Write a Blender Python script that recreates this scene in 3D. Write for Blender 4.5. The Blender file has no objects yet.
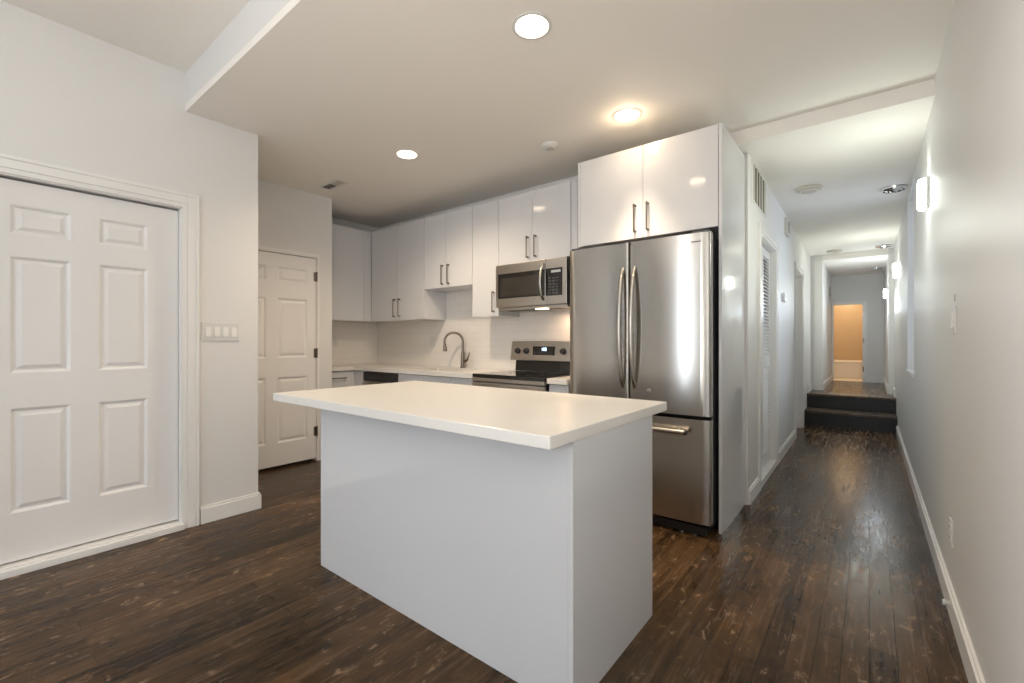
import bpy, bmesh, math, random
from mathutils import Vector, Matrix
random.seed(7)
PI = math.pi
S = bpy.context.scene
C = S.collection

# ------------------------------------------------------------------ camera
cam_d = bpy.data.cameras.new('camera'); cam = bpy.data.objects.new('camera', cam_d); C.objects.link(cam)
cam.location = (0, 0, 1.2021); cam.rotation_euler = (PI/2, 0, 0.6713)
cam_d.sensor_width = 36; cam_d.lens = 449.64/1024*36; cam_d.clip_start = 0.02; cam_d.clip_end = 200
S.camera = cam
# ------------------------------------------------------------------ world, daylight, exposure
W = bpy.data.worlds.new('World'); S.world = W; W.use_nodes = True
wn = W.node_tree.nodes; wl = W.node_tree.links
bg = wn['Background']; bg.inputs['Color'].default_value = (0.70, 0.82, 1.0, 1); bg.inputs['Strength'].default_value = 1.6
S.view_settings.view_transform = 'Standard'; S.view_settings.look = 'None'
S.view_settings.gamma = 1; S.view_settings.use_curve_mapping = False
S.view_settings.exposure = 0.38

def area(name, loc, rot, sx, sy, power, col):
    d = bpy.data.lights.new(name, 'AREA'); d.shape = 'RECTANGLE'; d.size = sx; d.size_y = sy
    d.energy = power; d.color = col
    o = bpy.data.objects.new(name, d); C.objects.link(o); o.location = loc; o.rotation_euler = rot
    return o
XL_ = -3.45
DAY = (0.80, 0.90, 1.0)
# daylight outside two unseen front windows (behind the camera), an added side one and the corridor window
for wx, ww, pw in ((-2.60, .17, 15), (-1.35, 1.1, 17)):
    area('window_daylight', (wx, -3.95, 1.50), (PI/2, 0, 0), ww, 2.5 if ww < .3 else 1.8, pw, DAY)
area('window_daylight', (XL_-.45, -2.35, 1.5), (PI/2, 0, math.radians(-55)), 1.3, 1.9, 150, DAY)  # daylight for the added side window, turned forward to brighten the right wall
# added fill light behind the camera, turned up towards the ceiling
area('bounce_light', (-.75, -1.2, 1.25), (math.radians(164), math.radians(18), 0), 1.2, 1.2, 34, (1, .93, .83))
area('window_daylight', (0.62, 5.35, 1.75), (0, PI/2, 0), 1.5, 0.8, 5, (0.78, 0.87, 1.0))

def lamp(name, kind, loc, power, col, radius=0.03, parent=None, **kw):
    d = bpy.data.lights.new(name, kind); d.energy = power; d.color = col; d.shadow_soft_size = radius
    for k, v in kw.items(): setattr(d, k, v)
    o = bpy.data.objects.new(name, d); C.objects.link(o); o.location = loc
    if parent: o.parent = parent; o.location = Vector(loc) - parent.location
    return o

# ------------------------------------------------------------------ materials
def mat(name, col=(.8, .8, .8), rough=.5, metal=0, coat=0, emit=None, es=0, spec=None):
    m = bpy.data.materials.new(name); m.use_nodes = True
    b = m.node_tree.nodes['Principled BSDF']
    b.inputs['Base Color'].default_value = (*col, 1); b.inputs['Roughness'].default_value = rough
    b.inputs['Metallic'].default_value = metal; b.inputs['Coat Weight'].default_value = coat
    b.inputs['Coat Roughness'].default_value = 0.03
    if spec is not None: b.inputs['Specular IOR Level'].default_value = spec
    if emit: b.inputs['Emission Color'].default_value = (*emit, 1); b.inputs['Emission Strength'].default_value = es
    return m
def nd(m, t, **kw):
    n = m.node_tree.nodes.new(t)
    for k, v in kw.items(): setattr(n, k, v)
    return n
def noise_var(m, scale, amt, stretch=(1, 1, 1), bump=0, detail=4, rough_amt=0):
    """slight tonal variation and bump from object-space noise"""
    nt = m.node_tree; b = nt.nodes['Principled BSDF']; L = nt.links.new
    tc = nd(m, 'ShaderNodeTexCoord'); mp = nd(m, 'ShaderNodeMapping'); mp.inputs['Scale'].default_value = stretch
    nz = nd(m, 'ShaderNodeTexNoise'); nz.inputs['Scale'].default_value = scale; nz.inputs['Detail'].default_value = detail
    L(tc.outputs['Object'], mp.inputs[0]); L(mp.outputs[0], nz.inputs['Vector'])
    if amt:
        col = b.inputs['Base Color'].default_value[:]
        mx = nd(m, 'ShaderNodeMix', data_type='RGBA')
        mx.inputs[6].default_value = tuple(c*(1-amt) for c in col[:3])+(1,)
        mx.inputs[7].default_value = tuple(min(1, c*(1+amt)) for c in col[:3])+(1,)
        L(nz.outputs['Fac'], mx.inputs[0]); L(mx.outputs[2], b.inputs['Base Color'])
    if bump:
        bp = nd(m, 'ShaderNodeBump'); bp.inputs['Strength'].default_value = bump; bp.inputs['Distance'].default_value = .002
        L(nz.outputs['Fac'], bp.inputs['Height']); L(bp.outputs[0], b.inputs['Normal'])
    if rough_amt:
        r0 = b.inputs['Roughness'].default_value
        mr = nd(m, 'ShaderNodeMapRange'); mr.inputs[3].default_value = r0-rough_amt; mr.inputs[4].default_value = r0+rough_amt
        L(nz.outputs['Fac'], mr.inputs[0]); L(mr.outputs[0], b.inputs['Roughness'])
    return m

M = {}
M['wall'] = noise_var(mat('wall_paint', (.785, .77, .75), .45), 60, .015, bump=.05)
M['ceil'] = noise_var(mat('ceiling_paint', (.91, .87, .81), .7), 60, .015, bump=.04)
M['trim'] = noise_var(mat('trim_paint', (.86, .84, .81), .28), 30, .01)
M['door'] = noise_var(mat('door_paint', (.85, .83, .81), .3), 30, .01, bump=.03)
M['gloss'] = noise_var(mat('gloss_white_lacquer', (.73, .73, .74), .06, coat=.4), 3, .01)
M['quartz'] = noise_var(mat('white_quartz', (.86, .83, .78), .28), 180, .008, detail=2)
M['tile_plain'] = mat('shower_glaze', (.8, .78, .74), .15)
M['steel'] = noise_var(mat('brushed_steel', (.49, .465, .43), .20, 1), 14, .02, (1, 1, .05), detail=1)
_m = M['steel']; _b = _m.node_tree.nodes['Principled BSDF']; _b.inputs['Anisotropic'].default_value = .92; _b.inputs['Anisotropic Rotation'].default_value = .25
_t = nd(_m, 'ShaderNodeTangent', direction_type='RADIAL', axis='Z'); _m.node_tree.links.new(_t.outputs[0], _b.inputs['Tangent'])
M['steel_h'] = noise_var(mat('brushed_steel_flat', (.50, .465, .42), .3, 1), 60, .05, (.03, 1, 1), bump=.02, rough_amt=.04)
M['chrome'] = noise_var(mat('chrome', (.8, .8, .8), .12, 1), 20, .02)
M['bronze'] = noise_var(mat('dark_nickel', (.23, .19, .16), .3, 1), 40, .06)
M['faucet'] = noise_var(mat('brushed_nickel', (.24, .20, .165), .28, 1), 40, .05)
M['black'] = noise_var(mat('black_plastic', (.018, .018, .02), .35), 40, .1)
M['glass_black'] = noise_var(mat('black_glass', (.012, .011, .010), .06, coat=.3), 10, .05)
M['mwglass'] = noise_var(mat('microwave_window_glass', (.035, .03, .025), .12, coat=.4), 300, .2)
M['grey_side'] = noise_var(mat('fridge_side_grey', (.07, .07, .075), .4), 80, .05)
M['white_plastic'] = noise_var(mat('white_plastic', (.74, .73, .70), .35), 20, .01)
M['beige_plastic'] = noise_var(mat('beige_plastic', (.60, .56, .48), .4), 20, .01)
M['dark_slot'] = mat('dark_slot', (.03, .028, .025), .8)
M['shadow_gap'] = mat('rubber_seal', (.02, .02, .02), .7)
M['tub'] = noise_var(mat('tub_enamel', (.85, .80, .72), .15), 5, .01)
M['can'] = mat('can_reflector', (.9, .88, .84), .25)
M['bulb'] = mat('warm_bulb', (1, .95, .85), .5, emit=(1, .83, .62), es=30)
M['sconce'] = mat('lit_opal_glass', (1, 1, .95), .4, emit=(.93, 1, .90), es=22)
M['clock'] = mat('lit_clock_digits', (.5, .7, 1), .4, emit=(.6, .8, 1), es=3)
M['lens'] = mat('hood_lamp_lens', (1, .9, .7), .4, emit=(1, .78, .5), es=10)

def pane_mat():
    m = bpy.data.materials.new('window_glass'); m.use_nodes = True; nt = m.node_tree; nt.nodes.clear()
    o = nt.nodes.new('ShaderNodeOutputMaterial'); mx = nt.nodes.new('ShaderNodeMixShader')
    t = nt.nodes.new('ShaderNodeBsdfTransparent'); g = nt.nodes.new('ShaderNodeBsdfGlossy'); g.inputs['Roughness'].default_value = .02
    f = nt.nodes.new('ShaderNodeFresnel'); f.inputs['IOR'].default_value = 1.45
    nt.links.new(f.outputs[0], mx.inputs[0]); nt.links.new(t.outputs[0], mx.inputs[1]); nt.links.new(g.outputs[0], mx.inputs[2])
    nt.links.new(mx.outputs[0], o.inputs[0]); return m
M['pane'] = pane_mat()

def floor_mat(name, c_dark, c_mid, c_scuff, rough=.20):
    m = bpy.data.materials.new(name); m.use_nodes = True; nt = m.node_tree; b = nt.nodes['Principled BSDF']; L = nt.links.new
    tc = nd(m, 'ShaderNodeTexCoord')
    sw = nd(m, 'ShaderNodeMapping'); sw.inputs['Rotation'].default_value = (0, 0, PI/2)
    L(tc.outputs['Object'], sw.inputs[0])
    br = nd(m, 'ShaderNodeTexBrick'); br.offset = .37; br.offset_frequency = 2
    br.inputs['Scale'].default_value = 1; br.inputs['Brick Width'].default_value = .95; br.inputs['Row Height'].default_value = .083
    br.inputs['Mortar Size'].default_value = .0014; br.inputs['Mortar Smooth'].default_value = .3; br.inputs['Bias'].default_value = 0
    br.inputs['Color1'].default_value = (0, 0, 0, 1); br.inputs['Color2'].default_value = (1, 1, 1, 1); br.inputs['Mortar'].default_value = (.5, .5, .5, 1)
    L(sw.outputs[0], br.inputs['Vector'])
    g = nd(m, 'ShaderNodeMapping'); g.inputs['Scale'].default_value = (26, 1.7, 1); L(tc.outputs['Object'], g.inputs[0])
    gn = nd(m, 'ShaderNodeTexNoise'); gn.inputs['Scale'].default_value = 1.6; gn.inputs['Detail'].default_value = 8; gn.inputs['Roughness'].default_value = .65
    L(g.outputs[0], gn.inputs['Vector'])
    pn = nd(m, 'ShaderNodeTexNoise'); pn.inputs['Scale'].default_value = 1.3; pn.inputs['Detail'].default_value = 5; L(tc.outputs['Object'], pn.inputs['Vector'])
    a1 = nd(m, 'ShaderNodeMath', operation='MULTIPLY_ADD'); L(br.outputs['Color'], a1.inputs[0]); a1.inputs[1].default_value = .30; L(gn.outputs['Fac'], a1.inputs[2])
    bl = nd(m, 'ShaderNodeMapping'); bl.inputs['Scale'].default_value = (9, 4, 1); L(tc.outputs['Object'], bl.inputs[0])
    bn = nd(m, 'ShaderNodeTexNoise'); bn.inputs['Scale'].default_value = 2.2; bn.inputs['Detail'].default_value = 7; bn.inputs['Roughness'].default_value = .7; bn.inputs['Distortion'].default_value = .8
    L(bl.outputs[0], bn.inputs['Vector'])
    ab = nd(m, 'ShaderNodeMath', operation='MULTIPLY_ADD'); L(bn.outputs['Fac'], ab.inputs[0]); ab.inputs[1].default_value = .7; L(a1.outputs[0], ab.inputs[2]); a1 = ab
    a2 = nd(m, 'ShaderNodeMath', operation='MULTIPLY_ADD'); L(pn.outputs['Fac'], a2.inputs[0]); a2.inputs[1].default_value = 1.0; L(a1.outputs[0], a2.inputs[2])
    mr = nd(m, 'ShaderNodeMapRange'); mr.inputs[1].default_value = 1.15; mr.inputs[2].default_value = 1.95; L(a2.outputs[0], mr.inputs[0])
    mx = nd(m, 'ShaderNodeMix', data_type='RGBA'); mx.inputs[6].default_value = (*c_dark, 1); mx.inputs[7].default_value = (*c_mid, 1)
    L(mr.outputs[0], mx.inputs[0])
    # worn scuffs: small ragged light patches, thicker along the boards
    s = nd(m, 'ShaderNodeMapping'); s.inputs['Scale'].default_value = (13, 7, 1); L(tc.outputs['Object'], s.inputs[0])
    sn = nd(m, 'ShaderNodeTexNoise'); sn.inputs['Scale'].default_value = 1.5; sn.inputs['Detail'].default_value = 9; sn.inputs['Roughness'].default_value = .72
    sn.inputs['Distortion'].default_value = .6
    L(s.outputs[0], sn.inputs['Vector'])
    sm = nd(m, 'ShaderNodeMapRange'); sm.inputs[1].default_value = .575; sm.inputs[2].default_value = .68; L(sn.outputs['Fac'], sm.inputs[0])
    p2 = nd(m, 'ShaderNodeMapRange'); p2.inputs[1].default_value = .35; p2.inputs[2].default_value = .6; L(pn.outputs['Fac'], p2.inputs[0])
    sk = nd(m, 'ShaderNodeMath', operation='MULTIPLY'); L(sm.outputs[0], sk.inputs[0]); L(p2.outputs[0], sk.inputs[1])
    m2 = nd(m, 'ShaderNodeMix', data_type='RGBA'); L(mx.outputs[2], m2.inputs[6]); m2.inputs[7].default_value = (*c_scuff, 1); L(sk.outputs[0], m2.inputs[0])
    # seams
    m3 = nd(m, 'ShaderNodeMix', data_type='RGBA'); L(m2.outputs[2], m3.inputs[6]); m3.inputs[7].default_value = (.006, .004, .003, 1)
    sf = nd(m, 'ShaderNodeMath', operation='MULTIPLY'); L(br.outputs['Fac'], sf.inputs[0]); sf.inputs[1].default_value = .75; L(sf.outputs[0], m3.inputs[0])
    L(m3.outputs[2], b.inputs['Base Color']); b.inputs['Specular IOR Level'].default_value = .17
    rr = nd(m, 'ShaderNodeMapRange'); rr.inputs[3].default_value = rough-.09; rr.inputs[4].default_value = rough+.15; rr.inputs[1].default_value = .3; rr.inputs[2].default_value = .7
    L(gn.outputs['Fac'], rr.inputs[0])
    ra = nd(m, 'ShaderNodeMath', operation='MULTIPLY_ADD'); L(sk.outputs[0], ra.inputs[0]); ra.inputs[1].default_value = .25; L(rr.outputs[0], ra.inputs[2]); L(ra.outputs[0], b.inputs['Roughness'])
    hb = nd(m, 'ShaderNodeMath', operation='MULTIPLY_ADD'); L(br.outputs['Fac'], hb.inputs[0]); hb.inputs[1].default_value = -1.2; L(gn.outputs['Fac'], hb.inputs[2])
    bp = nd(m, 'ShaderNodeBump'); bp.inputs['Strength'].default_value = .28; bp.inputs['Distance'].default_value = .002
    L(hb.outputs[0], bp.inputs['Height']); L(bp.outputs[0], b.inputs['Normal'])
    return m
M['floor'] = floor_mat('dark_plank_floor', (.012, .0065, .003), (.145, .080, .036), (.46, .30, .17))
M['step'] = floor_mat('dark_step_wood', (.06, .042, .030), (.17, .13, .095), (.20, .15, .11), .3)

M['riser'] = noise_var(mat('black_riser_paint', (.007, .007, .009), .35), 7, .8, (1, 1, 3), bump=.3, rough_amt=.1)
def tile_mat(name, c1, c2, mortar, w, h, axis, rough=.2, ms=.0025, bump=.2):
    m = bpy.data.materials.new(name); m.use_nodes = True; nt = m.node_tree; b = nt.nodes['Principled BSDF']; L = nt.links.new
    tc = nd(m, 'ShaderNodeTexCoord'); sp = nd(m, 'ShaderNodeSeparateXYZ'); cb = nd(m, 'ShaderNodeCombineXYZ')
    L(tc.outputs['Object'], sp.inputs[0]); L(sp.outputs['XY'.index(axis)], cb.inputs[0]); L(sp.outputs[2], cb.inputs[1])
    br = nd(m, 'ShaderNodeTexBrick'); br.inputs['Scale'].default_value = 1; br.inputs['Brick Width'].default_value = w; br.inputs['Row Height'].default_value = h
    br.inputs['Mortar Size'].default_value = ms; br.inputs['Color1'].default_value = (*c1, 1); br.inputs['Color2'].default_value = (*c2, 1); br.inputs['Mortar'].default_value = (*mortar, 1)
    L(cb.outputs[0], br.inputs['Vector']); L(br.outputs['Color'], b.inputs['Base Color']); b.inputs['Roughness'].default_value = rough
    bp = nd(m, 'ShaderNodeBump'); bp.invert = True; bp.inputs['Strength'].default_value = bump; bp.inputs['Distance'].default_value = .002
    L(br.outputs['Fac'], bp.inputs['Height']); L(bp.outputs[0], b.inputs['Normal'])
    return m
M['splash'] = tile_mat('backsplash_tile_x', (.87, .83, .78), (.89, .85, .80), (.82, .78, .73), .20, .0765, 'X')
M['splash_y'] = tile_mat('backsplash_tile_y', (.87, .83, .78), (.89, .85, .80), (.82, .78, .73), .20, .0765, 'Y')
M['tan'] = tile_mat('tan_bath_tile', (.50, .37, .22), (.52, .39, .24), (.47, .35, .21), .60, .60, 'X', .35)
M['bathfloor'] = noise_var(mat('bath_floor_tile', (.75, .66, .52), .3), 8, .05)

# ------------------------------------------------------------------ mesh helpers
def bx(bm, x0, x1, y0, y1, z0, z1):
    x0, x1 = sorted((x0, x1)); y0, y1 = sorted((y0, y1)); z0, z1 = sorted((z0, z1))
    v = [bm.verts.new((x, y, z)) for x in (x0, x1) for y in (y0, y1) for z in (z0, z1)]
    for f in ((0, 1, 3, 2), (4, 6, 7, 5), (0, 4, 5, 1), (2, 3, 7, 6), (0, 2, 6, 4), (1, 5, 7, 3)):
        bm.faces.new([v[i] for i in f])
def prism(bm, pts, z0, z1, f=lambda a, b, z: (a, b, z)):
    n = len(pts); lo = [bm.verts.new(f(a, b, z0)) for a, b in pts]; hi = [bm.verts.new(f(a, b, z1)) for a, b in pts]
    bm.faces.new(lo[::-1]); bm.faces.new(hi)
    for i in range(n): bm.faces.new((lo[i], lo[(i+1) % n], hi[(i+1) % n], hi[i]))
def tube(bm, pts, r, seg=10, rs=None, cap=True):
    pts = [Vector(p) for p in pts]; rings = []; prev = None
    for i, p in enumerate(pts):
        t = (pts[min(i+1, len(pts)-1)]-pts[max(i-1, 0)]).normalized()
        if prev is None:
            a = Vector((0, 0, 1)) if abs(t.z) < .9 else Vector((1, 0, 0)); n = t.cross(a).normalized()
        else: n = (prev-t*prev.dot(t)).normalized()
        prev = n; b = t.cross(n); rr = rs[i] if rs else r
        rings.append([bm.verts.new(p+(n*math.cos(k*2*PI/seg)+b*math.sin(k*2*PI/seg))*rr) for k in range(seg)])
    for a, b in zip(rings, rings[1:]):
        for k in range(seg): bm.faces.new((a[k], a[(k+1) % seg], b[(k+1) % seg], b[k]))
    if cap: bm.faces.new(rings[0][::-1]); bm.faces.new(rings[-1])
def lathe(bm, prof, c, seg=32, axis='z', cap0=True, cap1=True):
    """prof: list of (r, h) ; axis along z or given direction"""
    c = Vector(c); rings = []
    ax = {'z': (Vector((1, 0, 0)), Vector((0, 1, 0)), Vector((0, 0, 1))), '-y': (Vector((1, 0, 0)), Vector((0, 0, 1)), Vector((0, -1, 0))),
          'x': (Vector((0, 1, 0)), Vector((0, 0, 1)), Vector((1, 0, 0))), '-x': (Vector((0, 0, 1)), Vector((0, 1, 0)), Vector((-1, 0, 0)))}[axis]
    for r, h in prof:
        rings.append([bm.verts.new(c+ax[0]*r*math.cos(k*2*PI/seg)+ax[1]*r*math.sin(k*2*PI/seg)+ax[2]*h) for k in range(seg)])
    for a, b in zip(rings, rings[1:]):
        for k in range(seg): bm.faces.new((a[k], a[(k+1) % seg], b[(k+1) % seg], b[k]))
    if cap0: bm.faces.new(rings[0][::-1])
    if cap1: bm.faces.new(rings[-1])
def obj(name, bm, m, parent=None, bevel=0, smooth=False, fixn=True):
    if fixn: bmesh.ops.recalc_face_normals(bm, faces=bm.faces)
    me = bpy.data.meshes.new(name); bm.to_mesh(me); bm.free()
    o = bpy.data.objects.new(name, me); C.objects.link(o); me.materials.append(m)
    if smooth:
        for p in me.polygons: p.use_smooth = True
        md = o.modifiers.new('es', 'EDGE_SPLIT'); md.split_angle = math.radians(35)
    if bevel:
        b = o.modifiers.new('bevel', 'BEVEL'); b.width = bevel; b.segments = 2; b.limit_method = 'ANGLE'; b.angle_limit = math.radians(40)
    if parent:
        o.parent = parent; me.transform(Matrix.Translation(-world_loc(parent)))
    return o
def world_loc(o):
    v = Vector((0, 0, 0))
    while o: v += o.location; o = o.parent
    return v
def B(*boxes):
    bm = bmesh.new()
    for b in boxes: bx(bm, *b)
    return bm
def tag(o, label, cat, group=None):
    o['label'] = label; o['category'] = cat
    if group: o['group'] = group
    return o
def thing(name, label, cat, loc=(0, 0, 0), group=None):
    o = bpy.data.objects.new(name, None); C.objects.link(o); o.location = loc; o.empty_display_size = .1
    return tag(o, label, cat, group)
def struct(name, bm, m, parent=None, bevel=0, label=None, cat=None):
    o = obj(name, bm, m, parent, bevel)
    if not parent: o['kind'] = 'structure'
    if label: o['label'] = label; o['category'] = cat
    return o
def dup(root, loc, label=None):
    r = root.copy(); C.objects.link(r); r.location = loc
    if label: r['label'] = label
    for ch in list(root.children):
        c = ch.copy(); C.objects.link(c); c.parent = r
        for g in list(ch.children):
            d = g.copy(); C.objects.link(d); d.parent = c
    return r

# ------------------------------------------------------------------ key dimensions (metres)
XL, XR = -3.45, .29          # left wall / right wall
YE = 1.40                    # end of the left wall
X2, Y2 = -4.363, 2.49        # recessed wall with the second door
XK = -5.03                   # kitchen left wall
YB = 3.51                    # kitchen back wall
YA = 3.66                    # back of the fridge alcove / start of corridor wall
H0, H1, H2, H3 = 2.933, 2.686, 2.592, 2.50
YS = .96                     # soffit face
YC = 3.47                    # ceiling step into corridor
YF = -3.8                    # front wall with windows
HLX = -.698                   # corridor left wall
YP = 8.75                    # portal
XPL, XPR = -.59, .225        # far corridor walls
ZU = .42                     # upper floor
YEND = 11.0

# ------------------------------------------------------------------ setting
struct('floor', B((-5.15, .41, YF-.12, 7.80, -.1, 0)), M['floor'])
struct('floor_upper', B((-1.0, .5, 8.12, YEND+.1, ZU-.12, ZU)), M['floor'])
struct('wall_front', B(
    (XL-.12, -2.75, YF-.12, YF, 0, .62), (-2.45, XR+.12, YF-.12, YF, 0, .62), (-2.75, -2.45, YF-.12, YF, 0, .25),
    (XL-.12, -2.75, YF-.12, YF, 2.48, H0+.1), (-2.45, XR+.12, YF-.12, YF, 2.48, H0+.1), (-2.75, -2.45, YF-.12, YF, 2.80, H0+.1),
    (XL-.12, -2.75, YF-.12, YF, .62, 2.48), (-2.45, -1.95, YF-.12, YF, .62, 2.48), (-.75, XR+.12, YF-.12, YF, .62, 2.48)), M['wall'])
for i, (wx, hw) in enumerate(((-2.60, .15), (-1.35, .60))):
    zb, zt = (.25, 2.80) if i == 0 else (.62, 2.48)
    w = struct('window_%d' % (i+2), B((wx-hw, wx-hw+.03, YF-.09, YF-.03, zb, zt), (wx+hw-.03, wx+hw, YF-.09, YF-.03, zb, zt),
        (wx-hw+.03, wx+hw-.03, YF-.09, YF-.03, zb, zb+.06), (wx-hw+.03, wx+hw-.03, YF-.09, YF-.03, zt-.06, zt)), M['trim'])
    struct('pane', B((wx-hw+.03, wx+hw-.03, YF-.062, YF-.058, zb+.06, zt-.06)), M['pane'], w)
w = struct('window_4', B((XL-.09, XL-.03, -2.95, -2.90, .75, 2.45), (XL-.09, XL-.03, -1.30, -1.25, .75, 2.45), (XL-.09, XL-.03, -2.90, -1.30, .75, .80), (XL-.09, XL-.03, -2.90, -1.30, 2.40, 2.45)), M['trim'])  # unseen side window, added to let light onto the right wall
struct('pane', B((XL-.062, XL-.058, -2.90, -1.30, .80, 2.40)), M['pane'], w)

# left wall with door_1 opening
DY0, DY1, DZ = .05, .94, 2.06
struct('wall_left', B((XL-.12, XL, YF, -2.95, 0, H0+.1), (XL-.12, XL, -2.95, -1.25, 0, .75), (XL-.12, XL, -2.95, -1.25, 2.45, H0+.1), (XL-.12, XL, -1.25, DY0, 0, H0+.1), (XL-.12, XL, DY1, YE, 0, H0+.1), (XL-.12, XL, DY0, DY1, DZ, H0+.1),
    (XL-.20, XL-.12, DY0-.1, DY1+.1, 0, 2.3)), M['wall'])
# wall return and second door wall
D2A, D2B = 1.46, 2.335
struct('wall_recess', B((X2-.12, XL-.12, YE-.12, YE, 0, H1+.05),
    (X2-.12, X2, YE, D2A, 0, H1+.05), (X2-.12, X2, D2B, Y2, 0, H1+.05), (X2-.12, X2, D2A, D2B, 2.05, H1+.05), (X2-.2, X2-.12, YE, Y2, 0, 2.3),
    (XK-.12, X2-.2, Y2-.12, Y2, 0, H1+.05)), M['wall'])
struct('wall_kitchen_left', B((XK-.12, XK, Y2, YB+.12, 0, H1+.05)), M['wall'])
struct('wall_back', B((XK-.0, -1.8, YB, YB+.12, 0, H1+.05), (-1.92, -1.80, YB+.12, YA, 0, H1+.05), (-1.92, HLX-.12, YA, YA+.12, 0, H1+.05)), M['wall'])
# right wall with the window recess
WY0, WY1, WZ0, WZ1 = 4.98, 5.78, .93, 2.56
struct('wall_right', B((XR, XR+.2, YF-.12, WY0, 0, H0+.1), (XR, XR+.2, WY1, YP+.1, 0, H2+.15), (XR, XR+.2, WY0, WY1, 0, WZ0), (XR, XR+.2, WY0, WY1, WZ1, H2+.15)), M['wall'])
w1 = struct('window_1', B((XR+.12, XR+.17, WY0, WY0+.05, WZ0, WZ1), (XR+.12, XR+.17, WY1-.05, WY1, WZ0, WZ1), (XR+.12, XR+.17, WY0+.05, WY1-.05, WZ0, WZ0+.05),
    (XR+.12, XR+.17, WY0+.05, WY1-.05, WZ1-.05, WZ1), (XR+.12, XR+.17, WY0+.05, WY1-.05, 1.72, 1.76)), M['trim'])
struct('pane', B((XR+.143, XR+.147, WY0+.05, WY1-.05, WZ0+.05, 1.72), (XR+.143, XR+.147, WY0+.05, WY1-.05, 1.76, WZ1-.05)), M['pane'], w1)
struct('window_sill', B((XR-.012, XR+.12, WY0-.02, WY1+.02, WZ0-.02, WZ0+.004)), M['trim'], w1)
# corridor left wall: closet door opening and cased opening
CA, CB, CZ = 4.16, 4.98, 2.07
OA, OB, OZ = 6.62, 7.40, 2.12
struct('wall_corridor_left', B((HLX-.12, HLX, YA, CA, 0, H2+.1), (HLX-.12, HLX, CA, CB, CZ, H2+.1), (HLX-.12, HLX, CB, OA, 0, H2+.1),
    (HLX-.12, HLX, OA, OB, OZ, H2+.1), (HLX-.12, HLX, OB, YP+.1, 0, H2+.1), (HLX-.25, HLX-.12, CA-.1, OB+.1, 0, H2)), M['wall'])
# portal and far corridor
struct('wall_far_left', B((XPL-.3, XPL, YP, YEND, ZU-.2, H2+.1)), M['wall'])
struct('wall_far_right', B((XPR, XPR+.3, YP, YEND, ZU-.2, H2+.1)), M['wall'])
EX0, EX1, EZ = -.565, -.09, 1.935
struct('wall_end', B((-1.5, EX0, YEND, YEND+.1, ZU-.1, H2+.1), (EX1, .9, YEND, YEND+.1, ZU-.1, H2+.1), (EX0, EX1, YEND, YEND+.1, EZ, H2+.1)), M['wall'])
# ceilings
def holes(o, cyls):
    cut = []
    for (x, y, z, r) in cyls:
        bm = bmesh.new(); lathe(bm, [(r, -.3), (r, .3)], (x, y, z), 48); c = obj('cut', bm, M['can']); cut.append(c)
        md = o.modifiers.new('h', 'BOOLEAN'); md.object = c; md.operation = 'DIFFERENCE'; md.solver = 'EXACT'
    dg = bpy.context.evaluated_depsgraph_get(); me = bpy.data.meshes.new_from_object(o.evaluated_get(dg))
    o.modifiers.clear(); o.data = me
    for c in cut: bpy.data.objects.remove(c)
LIGHTS = [(-1.242, 1.714), (-1.242, 2.775), (-2.864, 2.269)]
ck = struct('ceiling', B((XK-.12, XR, YS, YC, H1, H1+.045)), M['ceil'])
holes(ck, [(x, y, H1, .082) for x, y in LIGHTS])
struct('ceiling_kitchen_back', B((XK-.12, -1.8, YC, YB+.05, H1, H1+.06)), M['ceil'])
struct('ceiling_front', B((XL-.12, XR+.12, YF-.12, YS+.06, H0, H0+.1)), M['ceil'])
struct('trim_soffit', B((XL, XR, YS, YS+.05, H1+.046, H0)), M['wall'])
struct('ceiling_corridor', B((-1.8, XR, YC, YP+.1, H2, H1+.06)), M['ceil'])
struct('ceiling_far', B((XPL, XPR, YP, YEND, H3, H2+.1)), M['ceil'])
# bathroom beyond the end door
struct('wall_bath', B((-1.5, .9, 12.75, 12.85, ZU-.1, H3), (-1.5, -1.4, YEND+.1, 12.75, ZU-.1, H3), (.8, .9, YEND+.1, 12.75, ZU-.1, H3)), M['tan'])
struct('ceiling_bath', B((-1.5, .9, YEND+.1, 12.85, H3, H3+.1)), M['ceil'])
struct('floor_bath', B((-1.5, .9, YEND+.1, 12.85, ZU-.1, ZU)), M['bathfloor'])

# baseboards
def bb(name, *segs):   # segs: ('x', xface, dir, y0, y1, z) or ('y', yface, dir, x0, x1, z)
    bm = bmesh.new()
    for ax, f, d, a, b, z in segs:
        for (t, z0, z1) in ((.016, 0, .098), (.009, .098, .114)):
            if ax == 'x': bx(bm, f, f+d*t, a, b, z+z0, z+z1)
            else: bx(bm, a, b, f, f+d*t, z+z0, z+z1)
    return struct(name, bm, M['trim'])
bb('baseboard_left', ('x', XL, 1, YF, DY0-.1, 0), ('x', XL, 1, DY1+.1, YE, 0), ('y', YE, 1, XL-.12, XL+.016, 0))
bb('baseboard_right', ('x', XR, -1, YF, 7.70, 0), ('x', XR, -1, 8.2, YP, ZU))
bb('baseboard_corridor_left', ('x', HLX, 1, YA+.02, CA-.1, 0), ('x', HLX, 1, CB+.1, OA-.08, 0), ('x', HLX, 1, 8.15, YP-.09, ZU))
bb('baseboard_far', ('x', XPL, 1, YP, YEND, ZU), ('x', XPR, -1, YP, YEND, ZU), ('y', YEND, -1, EX1+.06, XPR-.016, ZU))

# steps
for i, (ya, yb, z, lab) in enumerate(((7.74, 8.10, .21, 'lower'), (8.10, 8.45, .42, 'upper'))):
    t = struct('trim_%d' % (i+1), B((HLX-.08, XR, ya, yb, 0, z-.032)), M['riser'])
    struct('tread', B((HLX-.08, XR, ya-.028, yb, z-.030, z+(.002 if i else 0))), M['step'], t, .006)

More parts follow.
